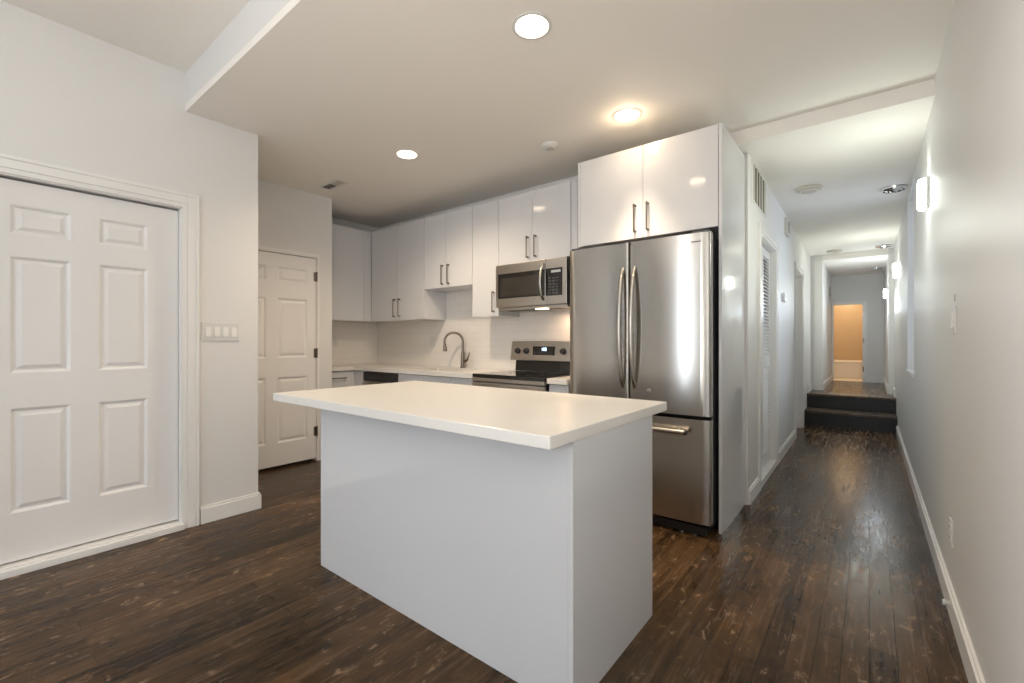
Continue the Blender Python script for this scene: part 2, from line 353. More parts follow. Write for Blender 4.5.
# ------------------------------------------------------------------ doors
def six_panel(y0, y1, z0, z1, xf, cols, rows, thick=.04, m=None, parent=None, name='door_1'):
    """moulded door facing +x with its face at xf; cols/rows give the panel rectangles"""
    bm = bmesh.new(); ys = [y0]; 
    for a, b in cols: ys += [a, b]
    ys.append(y1); zs = [z0]
    for a, b in rows: zs += [a, b]
    zs.append(z1)
    for i in range(len(ys)-1):
        for j in range(len(zs)-1):
            ya, yb, za, zb = ys[i], ys[i+1], zs[j], zs[j+1]
            def ring(d, x): return [bm.verts.new((x, ya+d, za+d)), bm.verts.new((x, yb-d, za+d)), bm.verts.new((x, yb-d, zb-d)), bm.verts.new((x, ya+d, zb-d))]
            if i % 2 and j % 2:
                rs = [ring(0, xf), ring(.008, xf-.004), ring(.014, xf-.011), ring(.024, xf-.011), ring(.042, xf-.003), ring(.046, xf-.003)]
                for a, b in zip(rs, rs[1:]):
                    for k in range(4): bm.faces.new((a[k], a[(k+1) % 4], b[(k+1) % 4], b[k]))
                bm.faces.new(rs[-1])
            else: bm.faces.new(ring(0, xf))
    bmesh.ops.remove_doubles(bm, verts=bm.verts, dist=1e-5)
    # back and sides
    bx(bm, xf-thick, xf-.013, y0, y1, z0, z1)
    for (a, b, c, d) in ((y0, y0+.0005, z0, z1), (y1-.0005, y1, z0, z1), (y0, y1, z0, z0+.0005), (y0, y1, z1-.0005, z1)): bx(bm, xf-.013, xf-.0001, a, b, c, d)
    return obj(name, bm, m or M['door'], parent, fixn=True)
rows = [(.27, .86), (1.03, 1.65), (1.78, 1.915)]
d1 = six_panel(DY0+.012, DY1-.008, .055, DZ-.015, XL-.045, [(.206, .434), (.552, .776)], [(.305, .852), (1.035, 1.65), (1.765, 1.918)], name='door_1'); d1['kind'] = 'structure'
def casing_x(xf, y0, y1, z1, w, d=1, z0=0, t=.02):
    bm = bmesh.new()
    for (a, b, tt) in ((0, w*.30, t*.6), (w*.30, w*.8, t*.8), (w*.8, w, t)):
        bx(bm, xf, xf+d*tt, y1+a, y1+b, z0, z1+b); bx(bm, xf, xf+d*tt, y0-b, y0-a, z0, z1+b); bx(bm, xf, xf+d*tt, y0-a, y1+a, z1+a, z1+b)
    return bm
struct('door_casing', casing_x(XL, DY0, DY1, DZ, .092), M['trim'], d1, .002)
struct('door_stop', B((XL-.045, XL, DY0, DY0+.006, 0, DZ), (XL-.045, XL, DY1-.006, DY1, 0, DZ), (XL-.045, XL, DY0, DY1, DZ-.006, DZ)), M['trim'], d1)
struct('threshold', B((XL-.1, XL+.028, DY0, DY1+.01, 0, .038), (XL-.1, XL, DY0, DY1, .038, .046)), M['trim'], d1, .003)['label'] = 'low white threshold board'

d2 = six_panel(D2A+.012, D2B-.012, .028, 2.035, X2-.012, [(1.555, 1.847), (1.947, 2.238)], [(.24, .862), (1.046, 1.616), (1.77, 1.914)], name='door_2'); d2['kind'] = 'structure'
struct('door_casing', B((X2, X2+.006, D2A-.03, D2A, 0, 2.08), (X2, X2+.006, D2B, D2B+.018, 0, 2.08), (X2, X2+.006, D2A, D2B, 2.05, 2.08),
    (X2-.12, X2, D2B-.009, D2B, 0, 2.05), (X2-.12, X2, D2A, D2A+.009, 0, 2.05), (X2-.12, X2, D2A, D2B, 2.041, 2.05)), M['trim'], d2)
for z in (1.854, 1.086, .30):
    bm = bmesh.new(); bx(bm, X2-.011, X2-.006, D2B-.035, D2B-.012, z-.045, z+.045); lathe(bm, [(.007, -.05), (.007, .05)], (X2+.002, D2B-.008, z), 12)
    struct('hinge', bm, M['bronze'], d2)['label'] = 'dark metal hinge'

# louvred closet door in the corridor
bm = bmesh.new(); xd = HLX-.045
half = (CA+CB)/2
frames = [(CA+.008, half-.003), (half+.003, CB-.008)]
for a, b in frames:
    bx(bm, xd-.03, xd, a, a+.04, .06, CZ-.01); bx(bm, xd-.03, xd, b-.04, b, .06, CZ-.01)
    for z0, z1 in ((.06, .17), (.96, 1.06), (CZ-.08, CZ-.01)): bx(bm, xd-.03, xd, a+.04, b-.04, z0, z1)
d3 = struct('door_3', bm, M['trim'])
bm = bmesh.new()
for a, b in frames:
    for z0, z1 in ((.17, .96), (1.06, CZ-.08)):
        n = int((z1-z0)/.032)
        for k in range(n):
            z = z0+(k+.5)*(z1-z0)/n
            vs = [bm.verts.new(p) for p in ((xd-.002, a+.04, z-.016), (xd-.002, b-.04, z-.016), (xd-.028, b-.04, z+.014), (xd-.028, a+.04, z+.014),
                 (xd-.002, a+.04, z-.010), (xd-.002, b-.04, z-.010), (xd-.028, b-.04, z+.020), (xd-.028, a+.04, z+.020))]
            for f in ((0, 1, 2, 3), (7, 6, 5, 4), (0, 4, 5, 1), (2, 6, 7, 3), (0, 3, 7, 4), (1, 5, 6, 2)): bm.faces.new([vs[i] for i in f])
struct('louver_slats', bm, M['trim'], d3)
bm = bmesh.new(); lathe(bm, [(.006, 0), (.006, .012), (.011, .016), (.012, .024), (.007, .030)], (xd, 4.25, .936), 16, 'x')
struct('knob', bm, M['faucet'], d3)
struct('door_casing', casing_x(HLX, CA, CB, CZ, .095), M['trim'], d3, .002)
struct('door_jamb', B((HLX-.12, HLX, CA, CA+.006, 0, CZ), (HLX-.12, HLX, CB-.006, CB, 0, CZ), (HLX-.12, HLX, CA, CB, CZ-.006, CZ), (HLX-.1, HLX+.012, CA, CB, 0, .055)), M['trim'], d3)
# second corridor doorway (plain slab door set deep in it)
d4 = struct('door_4', B((HLX-.118, HLX-.105, OA+.01, OB-.01, .01, OZ-.01)), M['door'])
struct('door_casing', casing_x(HLX, OA, OB, OZ, .075), M['trim'], d4, .002)
struct('door_jamb', B((HLX-.12, HLX, OA, OA+.008, 0, OZ), (HLX-.12, HLX, OB-.008, OB, 0, OZ), (HLX-.12, HLX, OA, OB, OZ-.008, OZ)), M['trim'], d4)
# portal casing
struct('trim_portal', B((HLX, XPL-.004, YP-.02, YP, ZU, H3+.0), (XPR+.004, XR, YP-.02, YP, ZU, H3), (XPL-.004, XPL+.002, YP-.02, YP+.1, ZU, H3)), M['trim'])
# end door frame
d5 = struct('door_5', B((EX0-.012, EX0, YEND-.012, YEND, ZU, EZ+.05), (EX1, EX1+.055, YEND-.012, YEND, ZU, EZ+.05), (EX0, EX1, YEND-.012, YEND, EZ, EZ+.05),
    (EX1-.012, EX1, YEND, YEND+.1, ZU, EZ), (EX0, EX0+.008, YEND, YEND+.1, ZU, EZ), (EX0, EX1, YEND, YEND+.1, EZ-.01, EZ)), M['trim'])
for z in (1.80, 1.22, .67):
    struct('hinge', B((EX1-.010, EX1+.010, YEND-.018, YEND-.012, z-.05, z+.05)), M['bronze'], d5)

# ------------------------------------------------------------------ kitchen island
t = thing('kitchen_island', 'glossy white kitchen island with a thick pale quartz top in the middle of the floor', 'kitchen island', (-1.55, 1.6, 0))
IX0, IX1, IY0, IY1, IZ = -2.3085, -.745, 1.2531, 1.929, .879
obj('carcass', B((IX0+.02, IX1-.02, IY0+.02, IY1-.03, .08, IZ), (IX0+.02, IX1-.02, IY0+.02, IY1-.09, 0, .08)), M['gloss'], t)
obj('front_panel', B((IX0+.0195, IX1-.0195, IY0, IY0+.02, 0, IZ)), M['gloss'], t, .001)
obj('end_panel', B((IX1-.019, IX1, IY0, IY1, 0, IZ)), M['gloss'], t, .001)
obj('end_panel', B((IX0, IX0+.019, IY0, IY1, 0, IZ)), M['gloss'], t, .001)
for k in range(3):
    w = (IX1-IX0-.04)/3; x0 = IX0+.02+k*w
    dd = obj('door', B((x0+.002, x0+w-.002, IY1-.03, IY1-.012, .10, IZ-.01)), M['gloss'], t, .001)
obj('countertop', B((-2.559, -.742, 1.1145, 2.102, IZ, .92)), M['quartz'], t, .003)

# ------------------------------------------------------------------ cabinets
def bar_handle(parent, x, z0, z1, yf, horizontal=False, x1=None, m=None):
    bm = bmesh.new(); r = .0055; d = .030
    if horizontal:
        tube(bm, [(x, yf-d, z0), (x1, yf-d, z0)], r, 10)
        for xx in (x+.012, x1-.012): tube(bm, [(xx, yf, z0), (xx, yf-d, z0)], r*1.1, 8)
    else:
        tube(bm, [(x, yf-d, z0), (x, yf-d, z1)], r, 10)
        for zz in (z0+.008, z1-.008): tube(bm, [(x, yf, zz), (x, yf-d, zz)], r*1.5, 8)
    return obj('handle', bm, m or M['bronze'], parent, smooth=True)
def upper(label, x0, x1, z0, z1, yf, yb, splits, handles):
    t = thing('wall_cabinet', label, 'cabinet', ((x0+x1)/2, (yf+yb)/2, z0), 'glossy white wall cabinets')
    obj('body', B((x0, x1, yf+.020, yb-.002, z0, z1)), M['gloss'], t)
    xs = [x0]+splits+[x1]
    for i in range(len(xs)-1):
        d = obj('door', B((xs[i]+.0015, xs[i+1]-.0015, yf, yf+.019, z0+.001, z1-.001)), M['gloss'], t, .001)
        hx = handles[i]
        if hx: bar_handle(d, hx[0], hx[1], hx[2], yf)
    return t
UY = 3.18
upper('tall white wall cabinet in the corner beside the low two-door one over the sink', -4.683, -3.722, 1.443, 2.52, UY, YB, [-4.19], [(-4.228, 1.48, 1.685), (-4.137, 1.48, 1.685)])
upper('short white wall cabinet hanging over the sink and faucet', -3.720, -3.019, 1.757, 2.52, UY, YB, [-3.389], [(-3.433, 1.785, 1.988), (-3.344, 1.785, 1.988)])
upper('narrow single-door white wall cabinet left of the microwave', -3.017, -2.684, 1.44, 2.52, UY, YB, [], [(-2.741, 1.475, 1.668)])
upper('white two-door wall cabinet directly above the microwave', -2.682, -1.912, 1.903, 2.52, UY, YB, [-2.302], [(-2.345, 1.934, 2.125), (-2.262, 1.934, 2.125)])
t = thing('filler_panel', 'narrow white filler strip between microwave cabinet and refrigerator cabinet', 'panel', (-1.83, 3.3, 1.9))
obj('strip', B((-1.910, -1.852, UY+.005, UY+.03, 1.903, 2.52), (-1.850, -1.745, UY+.03, UY+.045, 1.95, 2.52)), M['gloss'], t)
# cabinet on the left wall, facing +x
t = thing('wall_cabinet', 'white wall cabinet on the side wall at the far left corner', 'cabinet', (-4.85, 2.8, 1.443), 'glossy white wall cabinets')
obj('body', B((XK+.002, -4.703, Y2+.01, YB-.002, 1.443, 2.52)), M['gloss'], t)
obj('door', B((-4.702, -4.683, Y2+.012, 3.076, 1.444, 2.519)), M['gloss'], t, .001)
obj('filler', B((-4.702, -4.685, 3.080, 3.178, 1.444, 2.519)), M['gloss'], t, .001)

# fridge surround: tall side panel and deep cabinet over the fridge
t = thing('side_panel', 'tall glossy white panel closing the corridor side of the refrigerator', 'panel', (-.727, 3.35, 0))
obj('board', B((-.736, -.716, 3.003, YA-.001, 0, 2.566)), M['gloss'], t, .001)
t = thing('wall_cabinet', 'large white two-door cabinet above the stainless refrigerator', 'cabinet', (-1.23, 3.3, 1.93), 'glossy white wall cabinets')
obj('body', B((-1.742, -.739, 3.026, YA-.002, 1.93, 2.566)), M['gloss'], t)
for (a, b, hx) in ((-1.742+.018, -1.230, -1.284), (-1.227, -.740, -1.192)):
    d = obj('door', B((a, b, 3.006, 3.025, 1.925, 2.565)), M['gloss'], t, .001); bar_handle(d, hx, 1.965, 2.16, 3.006)
obj('side_strip', B((-1.742, -1.725, 3.0055, 3.0255, 1.92, 2.566)), M['gloss'], t)

# ------------------------------------------------------------------ base cabinets
CY = 2.88
def base(label, x0, x1, doors, drawer=None, hm=None):
    t = thing('base_cabinet', label, 'cabinet', ((x0+x1)/2, 3.2, 0), 'glossy white base cabinets')
    obj('body', B((x0, x1, CY+.02, YB-.002, .10, .878 if x1 != -3.004 else .62), (x0, x1, CY+.07, YB-.002, 0, .10)), M['gloss'], t)
    top = .872
    if drawer:
        d = obj('drawer', B((x0+.002, x1-.002, CY, CY+.019, .70, top)), M['gloss'], t, .001)
        bar_handle(d, drawer[0], .80, 0, CY, True, drawer[1]); top = .696
    xs = [x0]+doors+[x1]
    for i in range(len(xs)-1):
        obj('door', B((xs[i]+.0015, xs[i+1]-.0015, CY, CY+.019, .105, top)), M['gloss'], t, .001)
    return t
base('white base cabinet under the sink and faucet', -3.778, -3.004, [-3.39])
base('narrow white drawer cabinet just left of the range', -3.002, -2.707, [])
base('slim white cabinet squeezed between range and refrigerator', -1.925, -1.752, [])
t = thing('base_cabinet', 'white drawer cabinet on the side wall beside the closet door', 'cabinet', (-4.8, 2.8, 0), 'glossy white base cabinets')
obj('body', B((XK+.002, -4.592, Y2+.012, YB-.002, .10, .878), (XK+.002, -4.65, Y2+.012, YB-.002, 0, .10), (-4.592, -4.386, CY+.02, CY+.04, .1, .878)), M['gloss'], t)
d = obj('drawer', B((-4.591, -4.572, Y2+.02, CY-.035, .70, .868)), M['gloss'], t, .001)
bm = bmesh.new(); tube(bm, [(-4.542, 2.60, .80), (-4.542, 2.77, .80)], .006); [tube(bm, [(-4.572, y, .80), (-4.542, y, .80)], .006) for y in (2.61, 2.76)]
obj('handle', bm, M['bronze'], d, smooth=True)
obj('door', B((-4.591, -4.572, Y2+.02, CY-.035, .105, .696)), M['gloss'], t, .001)
obj('filler', B((-4.591, -4.572, CY-.033, CY+.018, .105, .868), (-4.572, -4.386, CY, CY+.018, .105, .868)), M['gloss'], t)

# dishwasher
t = thing('dishwasher', 'stainless dishwasher with dark control strip between corner drawers and sink', 'dishwasher', (-4.08, 3.2, 0))
obj('body', B((-4.382, -3.782, CY+.02, YB-.01, .1, .872), (-4.36, -3.80, CY+.06, YB-.01, 0, .1)), M['black'], t)
obj('door', B((-4.380, -3.784, CY-.012, CY+.02, .11, .77)), M['steel_h'], t, .004)
obj('control_strip', B((-4.380, -3.784, CY-.012, CY+.02, .775, .868)), M['black'], t, .004)
bm = bmesh.new(); tube(bm, [(-4.33, CY-.05, .745), (-3.83, CY-.05, .745)], .010, 12); [tube(bm, [(x, CY-.012, .745), (x, CY-.05, .745)], .008) for x in (-4.30, -3.86)]
obj('handle', bm, M['steel_h'], t, smooth=True)

# worktops
SX0, SX1, SY0, SY1 = -3.72, -3.06, 2.96, 3.36
t = thing('worktop', 'l-shaped white quartz worktop along the back wall with the sink cut in', 'worktop', (-3.8, 3.2, .88))
obj('slab', B((XK+.003, -4.548, Y2+.045, 2.852, .88, .92), (XK+.003, SX0, 2.852, YB-.012, .88, .92), (SX0, SX1, 2.852, SY0, .88, .92), (SX0, SX1, SY1, YB-.012, .88, .92), (SX1, -2.708, 2.852, YB-.012, .88, .92)), M['quartz'], t)
t = thing('worktop', 'short white worktop piece between the range and the refrigerator', 'worktop', (-1.84, 3.2, .88))
obj('slab', B((-1.927, -1.752, 2.852, YB-.012, .88, .92)), M['quartz'], t, .002)
t = thing('kitchen_sink', 'stainless undermount sink set into the worktop below the faucet', 'sink', (-3.39, 3.16, .68))
obj('basin', B((SX0-.01, SX1+.01, SY0-.01, SY1+.01, .66, .665), (SX0-.012, SX0-.002, SY0-.01, SY1+.01, .665, .879), (SX1+.002, SX1+.012, SY0-.01, SY1+.01, .665, .879),
    (SX0-.002, SX1+.002, SY0-.012, SY0-.002, .665, .879), (SX0-.002, SX1+.002, SY1+.002, SY1+.012, .665, .879)), M['steel_h'], t)
bm = bmesh.new(); lathe(bm, [(.045, 0), (.04, .004), (.02, .004), (.02, .001)], (-3.39, 3.16, .665), 24); obj('drain', bm, M['chrome'], t)
# backsplash tiles
struct('trim_backsplash', B((XK+.012, -1.745, YB-.010, YB, .88, 1.80)), M['splash'])
struct('trim_backsplash_side', B((XK, XK+.010, Y2, YB, .88, 1.442)), M['splash_y'])

# faucet
FX, FY = -3.395, 3.43
t = thing('kitchen_faucet', 'gooseneck pull-down faucet in dark nickel behind the sink', 'faucet', (FX, FY, .92))
bm = bmesh.new(); lathe(bm, [(.030, 0), (.030, .008), (.024, .014), (.021, .10), (.019, .16), (.014, .18)], (FX, FY, .92), 24); obj('base', bm, M['faucet'], t, smooth=True)
pts = [(FX, FY, 1.09)]; R_ = .097
dx, dy = -.75, -.66
cz = 1.20
for k in range(0, 15):
    a = PI*k/14*1.06; s = R_*(1-math.cos(a)); pts.append((FX+dx*s, FY+dy*s, cz+R_*math.sin(a)))
bm = bmesh.new(); tube(bm, pts, .0125, 14); obj('spout', bm, M['faucet'], t, smooth=True)
e = Vector(pts[-1]); dr = (e-Vector(pts[-2])).normalized()
bm = bmesh.new(); tube(bm, [e, e+dr*.02, e+dr*.06, e+dr*.085], .015, 14, [.0125, .016, .021, .020]); obj('spray_head', bm, M['faucet'], t, smooth=True)
bm = bmesh.new(); tube(bm, [(FX, FY, .995), (FX+.05, FY-.005, .995), (FX+.075, FY-.005, 1.01), (FX+.095, FY-.005, 1.055), (FX+.10, FY-.005, 1.09)], .01, 12, [.016, .016, .011, .008, .006])
obj('lever', bm, M['faucet'], t, smooth=True)

# ------------------------------------------------------------------ range
RX0, RX1 = -2.700, -1.936
t = thing('range', 'stainless electric range with black glass cooktop beside the refrigerator', 'stove', ((RX0+RX1)/2, 3.15, 0))
obj('body', B((RX0+.003, RX1-.003, 2.87, 3.46, .03, .895), (RX0+.05, RX1-.05, 2.93, 3.42, 0, .03)), M['black'], t)
obj('cooktop', B((RX0, RX1, 2.845, 3.36, .896, .925)), M['glass_black'], t, .004)
obj('front_trim', B((RX0+.002, RX1-.002, 2.836, 2.868, .862, .894)), M['steel_h'], t, .003)
d = obj('oven_door', B((RX0+.004, RX1-.004, 2.832, 2.868, .22, .856)), M['steel_h'], t, .005)
obj('window', B((RX0+.12, RX1-.12, 2.829, 2.8325, .36, .70)), M['glass_black'], d)
bm = bmesh.new(); tube(bm, [(RX0+.05, 2.785, .815), (RX1-.05, 2.785, .815)], .013, 14); [tube(bm, [(x, 2.832, .815), (x, 2.785, .815)], .010) for x in (RX0+.075, RX1-.075)]
obj('handle', bm, M['steel_h'], d, smooth=True)
obj('drawer', B((RX0+.004, RX1-.004, 2.836, 2.868, .05, .21)), M['steel_h'], t, .005)
# back guard: slightly leaning stainless console over a black glass riser
def lean(bm, x0, x1, z0, z1, yb, y0, y1):
    prism(bm, [(y0, z0), (y1, z1), (yb, z1), (yb, z0)], x0, x1, lambda a, b, c: (c, a, b))
bm = bmesh.new(); lean(bm, RX0+.03, RX1-.03, .925, 1.025, 3.47, 3.415, 3.425); obj('riser', bm, M['glass_black'], t)
bm = bmesh.new(); lean(bm, RX0, RX1, 1.025, 1.205, 3.48, 3.372, 3.40); bg_ = obj('control_panel', bm, M['steel_h'], t, .004)
def gy(z): return 3.372+(z-1.025)/.18*.028
for x in (RX0+.085, RX0+.185, RX1-.175, RX1-.075):
    bm = bmesh.new(); lathe(bm, [(.030, 0), (.030, .006), (.024, .010), (.022, .030), (.018, .032)], (x, gy(1.115)+.002, 1.115), 24, '-y')
    obj('knob', bm, M['black'], bg_, smooth=True)
disp = B((RX0+.26, RX0+.50, gy(1.115)-.006, gy(1.115)+.006, 1.075, 1.158))
dp = obj('display', disp, M['glass_black'], bg_)
bm = bmesh.new(); yy = gy(1.115)-.0065
def seg7(bm, x, z, s, on):
    w, h, tt = s*.5, s, s*.13
    R = {'a': (x, x+w, z+h-tt, z+h), 'd': (x, x+w, z, z+tt), 'g': (x, x+w, z+h/2-tt/2, z+h/2+tt/2), 'f': (x, x+tt, z+h/2, z+h), 'b': (x+w-tt, x+w, z+h/2, z+h), 'e': (x, x+tt, z, z+h/2), 'c': (x+w-tt, x+w, z, z+h/2)}
    for k in on: a = R[k]; bx(bm, a[0], a[1], yy-.0006, yy+.002, a[2], a[3])
seg7(bm, RX0+.355, 1.118, .026, 'bc'); seg7(bm, RX0+.378, 1.118, .026, 'abged'); seg7(bm, RX0+.398, 1.118, .026, 'abcdef')
obj('clock_digits', bm, M['clock'], dp)
bm = bmesh.new()
for i in range(7):
    for j in range(2): bx(bm, RX0+.272+i*.031, RX0+.290+i*.031, yy-.0003, yy+.002, 1.083+j*.017, 1.091+j*.017)
obj('buttons', bm, M['grey_side'], dp)
for (x, y, r) in ((RX0+.2, 2.99, .09), (RX0+.2, 3.22, .075), (RX1-.2, 2.99, .075), (RX1-.2, 3.22, .09)):
    bm = bmesh.new(); lathe(bm, [(r-.002, 0), (r-.002, .0006), (r, .0006), (r, 0)], (x, y, .9251), 40, cap0=False, cap1=False); obj('burner_ring', bm, M['grey_side'], t)

# ------------------------------------------------------------------ microwave
MX0, MX1, MZ0, MZ1, MY = -2.664, -1.912, 1.497, 1.893, 3.115
t = thing('microwave', 'stainless over-the-range microwave with black door window', 'microwave', ((MX0+MX1)/2, 3.3, MZ0))
obj('body', B((MX0+.002, MX1-.002, MY+.04, YB-.012, MZ0+.01, MZ1)), M['black'], t)
xs = MX0+.545
d = obj('door', B((MX0, xs, MY, MY+.038, MZ0+.012, MZ1-.002)), M['steel_h'], t, .004)
w_ = obj('window_surround', B((MX0+.03, xs-.005, MY-.003, MY, MZ0+.09, MZ1-.085)), M['glass_black'], d, .002)
obj('window', B((MX0+.06, xs-.055, MY-.0045, MY-.003, MZ0+.105, MZ1-.125)), M['mwglass'], w_)
pts = []
for k in range(13):
    u = k/12; pts.append((xs-.018, MY-.004-.045*math.sin(PI*u)**.7 if 0 < u < 1 else MY-.002, MZ0+.055+u*.30))
bm = bmesh.new(); tube(bm, pts, .013, 12); obj('handle', bm, M['steel'], d, smooth=True)
c = obj('control_panel', B((xs+.003, MX1, MY, MY+.038, MZ0+.012, MZ1-.002)), M['steel_h'], t, .004)
k_ = obj('keypad', B((xs+.006, MX1-.04, MY-.003, MY, MZ0+.085, MZ1-.085)), M['glass_black'], c)
bm = bmesh.new()
for i in range(3):
    for j in range(6): bx(bm, xs+.036+i*.036, xs+.058+i*.036, MY-.004, MY-.003, MZ0+.10+j*.025, MZ0+.112+j*.025)
obj('buttons', bm, M['grey_side'], k_)
obj('display', B((xs+.06, MX1-.055, MY-.004, MY-.003, MZ1-.122, MZ1-.102)), M['chrome'], k_)
u_ = obj('underside_vent', B((MX0+.01, MX1-.01, MY+.03, YB-.02, MZ0-.012, MZ0+.01)), M['steel_h'], t)
bm = bmesh.new()
for i in range(14): bx(bm, MX0+.05+i*.046, MX0+.075+i*.046, MY+.10, MY+.2, MZ0-.0135, MZ0-.0125)
obj('slots', bm, M['dark_slot'], u_)
obj('lamp_lens', B((MX0+.42, MX0+.52, MY+.035, MY+.09, MZ0-.017, MZ0-.0125)), M['lens'], u_)
lamp('hood_lamp', 'AREA', (MX0+.60, MY+.25, MZ0-.03), .8, (1, .66, .42), parent=t, shape='RECTANGLE', size=.12, size_y=.05)

# ------------------------------------------------------------------ refrigerator
FX0, FX1, FZ = -1.738, -.752, 1.868
def fy(x):   # bowed front
    tt = (x-(FX0+FX1)/2)/((FX1-FX0)/2); return 2.862-.010*(1-tt*tt)+.012*max(0, abs(tt)-.93)/.07
t = thing('refrigerator', 'stainless french-door refrigerator with a bottom freezer drawer', 'refrigerator', (-1.245, 3.2, 0))
obj('body', B((FX0+.008, FX1-.008, 2.955, 3.62, .05, FZ-.012)), M['grey_side'], t, .004)
obj('base_grille', B((FX0+.02, FX1-.02, 2.90, 3.6, 0.02, .05), (FX0+.03, FX1-.03, 2.885, 2.90, .012, .062)), M['black'], t)
for x in (FX1-.10, FX1-.18, FX0+.1):
    bm = bmesh.new(); lathe(bm, [(.018, 0), (.018, .014), (.012, .022)], (x, 2.91, 0), 14); obj('leveling_foot', bm, M['chrome'], t)
def slab(a, b, z0, z1, name, par):
    n = 22; P = []; r = .013
    fr = [(a, 2.93)]
    for i in range(6):
        an = i/5*PI/2; fr.append((a+r*(1-math.sin(an)), fy(a)+r*(1-math.cos(an)) if False else fy(a+r)+r*(1-math.sin(an))) if False else (a+r-r*math.cos(an), fy(a+r)+r-r*math.sin(an)))
    for i in range(1, n): x = a+r+(b-a-2*r)*i/n; fr.append((x, fy(x)))
    for i in range(6):
        an = PI/2-i/5*PI/2; fr.append((b-r+r*math.cos(an), fy(b-r)+r-r*math.sin(an)))
    fr.append((b, 2.93))
    bm = bmesh.new(); prism(bm, fr, z0, z1); return obj(name, bm, M['steel'], par, smooth=True)
XM = -1.262
dl = slab(FX0, XM-.004, .745, FZ, 'door', t); drr = slab(XM+.004, FX1, .745, FZ, 'door', t)
fd = slab(FX0, FX1, .085, .722, 'freezer_drawer', t)
obj('door_gasket', B((FX0+.012, FX1-.012, 2.931, 2.954, .09, FZ-.012), (XM-.0035, XM+.0035, 2.87, 2.931, .75, FZ-.02)), M['shadow_gap'], t)
obj('hinge_cover', B((FX1-.11, FX1-.01, 2.88, 2.99, FZ+.001, FZ+.018)), M['grey_side'], t, .005)
obj('hinge_cover', B((FX0+.01, FX0+.11, 2.88, 2.99, FZ+.001, FZ+.018)), M['grey_side'], t, .005)
def hnd(x, par):
    pts = []; rs = []
    for k in range(21):
        u = k/20; o_ = .012+.055*math.sin(PI*u)**.8 if 0 < u < 1 else .0
        pts.append((x, fy(x)-o_, .895+u*.80)); rs.append(.011+.005*math.sin(PI*u))
    bm = bmesh.new(); tube(bm, pts, .014, 14, rs); o = obj('handle', bm, M['steel'], par, smooth=True); return o
hnd(XM-.042, dl); hnd(XM+.042, drr)
bm = bmesh.new(); tube(bm, [(-1.62, fy(-1.3)-.045, .645), (-.885, fy(-1.3)-.045, .645)], .015, 14)
for x in (-1.58, -.93): tube(bm, [(x, fy(x)+.002, .645), (x, fy(-1.3)-.045, .645)], .012)
h = obj('handle', bm, M['steel_h'], fd, smooth=True)
bm = bmesh.new(); tube(bm, [(-.885, fy(-1.3)-.045, .645), (-.872, fy(-1.3)-.045, .645)], .0155, 14); obj('end_cap', bm, M['black'], h)
bm = bmesh.new(); tube(bm, [(-1.633, fy(-1.3)-.045, .645), (-1.62, fy(-1.3)-.045, .645)], .0155, 14); obj('end_cap', bm, M['black'], h)
bm = bmesh.new(); lathe(bm, [(.014, 0), (.014, .002), (.011, .003)], (-1.125, fy(-1.125)+.0005, .88), 20, '-y'); obj('badge', bm, M['chrome'], drr)
obj('lettering', B((-.86, -.80, fy(-.83)-.001, fy(-.83)+.004, 1.812, 1.818)), M['grey_side'], drr)

# ------------------------------------------------------------------ ceiling fixtures
for (x, y), lab, pw in zip(LIGHTS, ('recessed ceiling light nearest the camera, above the island', 'glowing recessed ceiling light in front of the refrigerator cabinet', 'recessed ceiling light over the aisle before the sink'), (21, 100, 56)):
    t = thing('recessed_light', lab, 'ceiling light', (x, y, H1), 'recessed kitchen ceiling lights')
    bm = bmesh.new(); lathe(bm, [(.080, .004), (.094, .0), (.094, -.003), (.078, -.006), (.076, .002)], (x, y, H1), 48, cap0=False, cap1=False); obj('trim_ring', bm, M['white_plastic'], t, smooth=True)
    bm = bmesh.new(); lathe(bm, [(.077, -.002), (.070, .045), (.050, .085)], (x, y, H1), 48, cap0=False); obj('reflector', bm, M['can'], t, smooth=True)
    bm = bmesh.new(); lathe(bm, [(.020, .08), (.046, .050), (.044, .044)], (x, y, H1), 32); obj('bulb', bm, M['bulb'], t, smooth=True)
    lamp('bulb_light', 'SPOT', (x, y, H1-.012), pw, (1, .80, .58), .06, t, spot_size=math.radians(54 if x > -2 and y > 2 else 150), spot_blend=.8)
    if x > -2 and y > 2: lamp('bulb_glow', 'POINT', (x, y, H1-.05), 1.5, (1, .76, .50), .04, t)

bm = bmesh.new(); lathe(bm, [(.055, 0), (.065, -.004), (.065, -.018), (.050, -.032), (.022, -.036)], (-1.878, 2.823, H1), 32, cap0=False)
t = tag(obj('smoke_detector', bm, M['white_plastic'], smooth=True), 'small white round smoke detector on the kitchen ceiling', 'smoke detector')
bm = bmesh.new(); lathe(bm, [(.03, -.0365), (.03, -.038)], (-1.878, 2.823, H1), 24); obj('cover_cap', bm, M['beige_plastic'], t)

